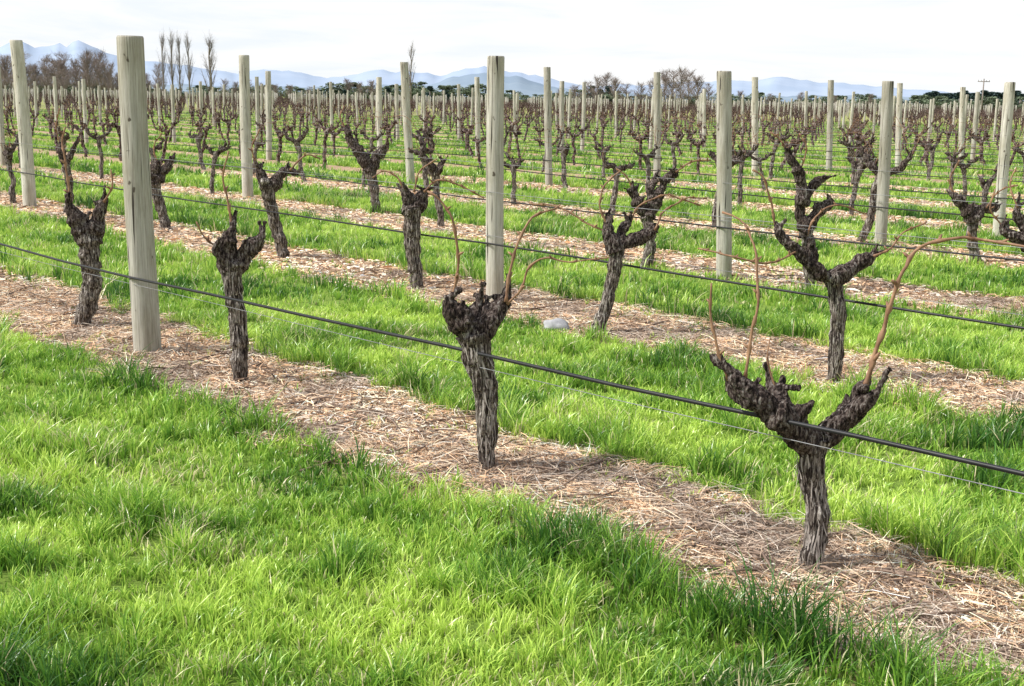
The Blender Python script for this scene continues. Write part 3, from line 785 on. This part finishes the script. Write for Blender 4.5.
protos = {'willow': [bare_tree(i, 10, (.34, .26, .30, .22)[i-1], (1.0, 1.6, 1.2, 2.2)[i-1], 30, 'bare_tree', M_TW1, .95, 44) for i in (1, 2, 3, 4)],
          'poplar': [bare_tree(i, 15, .11, 3.4, 18, 'bare_poplar', M_TW2, .45) for i in (11, 12)],
          'bush': [leafy_tree(i, 5, 2.6, 'bushy_tree', False, (.15, .19, .12)) for i in (21, 22, 23)],
          'conifer': [leafy_tree(i, 8, 2.3, 'conifer_tree', True, (.085, .135, .125)) for i in (31, 32)]}
ph = {'willow': 10, 'poplar': 15, 'bush': 5, 'conifer': 8}; usedp = {}
def tree(kind, u, Y, ytop, lab, group, wsc=1.0):
    P = gp(u, Y); hh = (hy(u)-ytop)/F*Y+H; l = protos[kind]; i = usedp.get(kind, 0); usedp[kind] = i+1
    src = l[i % len(l)]; k = hh/ph[kind]
    o = src if i < len(l) else copy_tree(src, P, 0, 1)
    o.location = P; o.rotation_euler = (0, 0, i*1.7); o.scale = (k*wsc, k*wsc, k)
    tag(o, lab, 'tree', group)
rt = random.Random(9)
for u, yt, lab in ((164, 38, 'leftmost tall bare poplar of the thin cluster on the horizon'), (173, 36, 'second from left poplar of the thin cluster on the horizon'),
                (181, 40, 'third from left poplar of the thin cluster on the horizon'), (190, 38, 'rightmost poplar of the thin cluster of four'),
                (211, 41, 'wider bare poplar standing just right of the poplar cluster'), (411, 47, 'lone tall bare poplar on the horizon left of the middle')):
    tree('poplar', u, 300, yt, lab, 'tall bare poplars', 1.4 if u == 211 else .85)
for i in range(50):
    u = -18+i*3.6+rt.uniform(-4, 4); tree('willow', u, rt.uniform(290, 380), 56+rt.uniform(-4, 20)+(12 if u > 112 else 0), 'bare brown tree in the leafless group on the left horizon', 'bare brown trees on the left horizon', rt.uniform(.9, 1.5))
for u, yt in ((225, 80), (236, 83), (248, 80), (262, 84), (275, 85), (290, 86), (310, 87), (348, 80), (360, 83), (372, 82), (588, 82), (597, 78), (606, 75), (615, 80), (626, 84), (640, 84), (652, 80), (664, 74), (672, 71), (680, 70), (688, 72), (697, 78), (708, 84), (560, 88), (575, 86), (740, 92), (770, 94), (800, 93), (835, 96), (870, 95)):
    tree('willow', u, rt.uniform(300, 350), yt, 'bare leafless tree in the tree line behind the middle and right rows', 'bare trees behind the vineyard', rt.uniform(1.1, 1.7))
for i in range(80):
    u = -20+i*13.5+rt.uniform(-6, 6)
    tree('bush', u, rt.uniform(330, 380), hy(u)-rt.uniform(4, 11)-(5 if 330 < u < 480 else 0)-(3 if 840 < u < 930 else 0), 'low dark green bushy tree in the shelter belt on the horizon', 'bushy trees on the horizon', 2.6)
for i in range(28):
    u = 928+i*3.4+rt.uniform(-2, 2); tree('conifer', u, rt.uniform(380, 420), 92+rt.uniform(-1, 3), 'dark conifer in the dense group on the right horizon', 'dark conifers on the right horizon', 2.6)
for i, u in enumerate((345, 358, 371, 388, 592, 600, 608, 430, 447)):
    tree('conifer', u, 340, 86+rt.uniform(0, 5), 'dark evergreen standing in the middle of the horizon tree line', 'dark evergreens in the middle of the horizon', 2.3)
# utility pole
P = gp(981, 230); root = empty('utility_pole', P); hh = (hy(981)-80)/F*230+H
mb = MB(); tube(mb, [(Vector((0, 0, -.3)), .15), (Vector((0, 0, hh)), .1)], 8); mb.build('pole', M_TRK, root)
mb = MB(); tube(mb, [(Vector((-1.1, 0, hh-.5)), .07), (Vector((1.1, 0, hh-.5)), .07)], 6); mb.build('crossarm', M_TRK, root)
for x in (-1, -.45, .45, 1):
    mb = MB(); tube(mb, [(Vector((x, 0, hh-.42)), .05), (Vector((x, 0, hh-.2)), .07)], 6); mb.build('insulator', M_STONE, root)
tag(root, 'power pole with a crossarm near the conifers at the right', 'utility pole')
# ------------------------------------------------------------------ hills
def hazed_hill_mat(name, c1, c2, sc):  # distance haze is painted into the base colours as pale blue
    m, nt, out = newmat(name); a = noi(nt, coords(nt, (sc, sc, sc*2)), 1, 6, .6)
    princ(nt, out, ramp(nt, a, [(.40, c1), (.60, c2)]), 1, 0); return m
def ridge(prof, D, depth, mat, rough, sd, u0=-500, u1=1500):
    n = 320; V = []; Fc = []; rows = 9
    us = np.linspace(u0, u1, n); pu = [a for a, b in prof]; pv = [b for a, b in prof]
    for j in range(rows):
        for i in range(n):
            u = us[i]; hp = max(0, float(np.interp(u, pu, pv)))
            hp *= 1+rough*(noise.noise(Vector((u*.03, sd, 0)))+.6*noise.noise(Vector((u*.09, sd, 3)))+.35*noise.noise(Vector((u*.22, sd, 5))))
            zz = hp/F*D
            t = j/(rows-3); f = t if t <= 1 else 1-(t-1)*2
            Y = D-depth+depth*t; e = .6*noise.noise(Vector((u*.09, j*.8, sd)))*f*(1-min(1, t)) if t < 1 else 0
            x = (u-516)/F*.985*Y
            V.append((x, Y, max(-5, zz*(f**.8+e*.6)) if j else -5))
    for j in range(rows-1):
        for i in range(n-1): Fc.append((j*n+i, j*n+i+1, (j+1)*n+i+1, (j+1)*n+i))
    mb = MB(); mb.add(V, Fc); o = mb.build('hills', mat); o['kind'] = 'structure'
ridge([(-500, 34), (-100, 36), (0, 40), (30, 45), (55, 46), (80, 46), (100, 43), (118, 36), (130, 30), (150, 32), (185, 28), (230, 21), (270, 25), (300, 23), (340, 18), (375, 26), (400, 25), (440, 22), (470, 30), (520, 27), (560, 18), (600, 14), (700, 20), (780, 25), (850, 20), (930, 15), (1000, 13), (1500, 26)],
      16000, 3000, hazed_hill_mat('haze_tinted_mountains', (.33, .405, .52), (.37, .44, .55), .0009), .16, 1)
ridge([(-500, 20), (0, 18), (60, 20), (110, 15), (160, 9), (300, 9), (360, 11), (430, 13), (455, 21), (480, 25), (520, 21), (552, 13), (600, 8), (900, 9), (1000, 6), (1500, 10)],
      7500, 1500, hazed_hill_mat('haze_tinted_hills', (.23, .295, .37), (.27, .335, .40), .002), .2, 4)
# ------------------------------------------------------------------ light
SUN = Vector((-.85, -.16, 0)).normalized(); EL = math.radians(46)
sv = Vector((SUN.x*math.cos(EL), SUN.y*math.cos(EL), math.sin(EL)))
sl = bpy.data.lights.new('sun', 'SUN'); sl.energy = 5.0; sl.angle = math.radians(.5); sl.color = (1, .97, .92)
so = bpy.data.objects.new('sun', sl); COL.objects.link(so); so.rotation_euler = (-sv).to_track_quat('-Z', 'Y').to_euler()
w = bpy.data.worlds.new('World'); SC.world = w; w.use_nodes = True; nt = w.node_tree; nt.nodes.clear()
out = nt.nodes.new('ShaderNodeOutputWorld')
sky = nt.nodes.new('ShaderNodeTexSky'); sky.sky_type = 'NISHITA'; sky.sun_disc = False
sky.sun_elevation = EL; sky.sun_rotation = math.atan2(sv.x, sv.y); sky.dust_density = 2
b1 = nt.nodes.new('ShaderNodeBackground'); b1.inputs[1].default_value = .14; L(nt, sky.outputs[0], b1.inputs[0])
v = coords(nt, (2.2, 2.2, 16), 'Generated')
cl = noi(nt, coords(nt, (1.3, 1.3, 7), 'Generated'), 1.6, 6, .58, .4); cl2 = noi(nt, v, 2.2, 7, .6, .6)
cc = ramp(nt, cl2, [(.36, (.87, .92, .97)), (.46, (.935, .96, .985)), (.56, (.985, .99, .995)), (.66, (1.0, 1.0, 1.0))])
b2 = nt.nodes.new('ShaderNodeBackground'); b2.inputs[1].default_value = 1.05; L(nt, cc, b2.inputs[0])
tc = nt.nodes.new('ShaderNodeTexCoord'); sx = nt.nodes.new('ShaderNodeSeparateXYZ'); L(nt, tc.outputs['Generated'], sx.inputs[0])
zen = ramp(nt, sx.outputs['Z'], [(.16, (1, 1, 1)), (.65, (.34, .34, .34))])
fac = math_(nt, 'MULTIPLY', ramp(nt, cl, [(.32, (.97, .97, .97)), (.55, (1, 1, 1))]), zen)
mx = nt.nodes.new('ShaderNodeMixShader'); L(nt, fac, mx.inputs[0])
L(nt, b1.outputs[0], mx.inputs[1]); L(nt, b2.outputs[0], mx.inputs[2]); L(nt, mx.outputs[0], out.inputs[0])
SC.view_settings.view_transform = 'Standard'; SC.view_settings.look = 'None'; SC.view_settings.exposure = 0
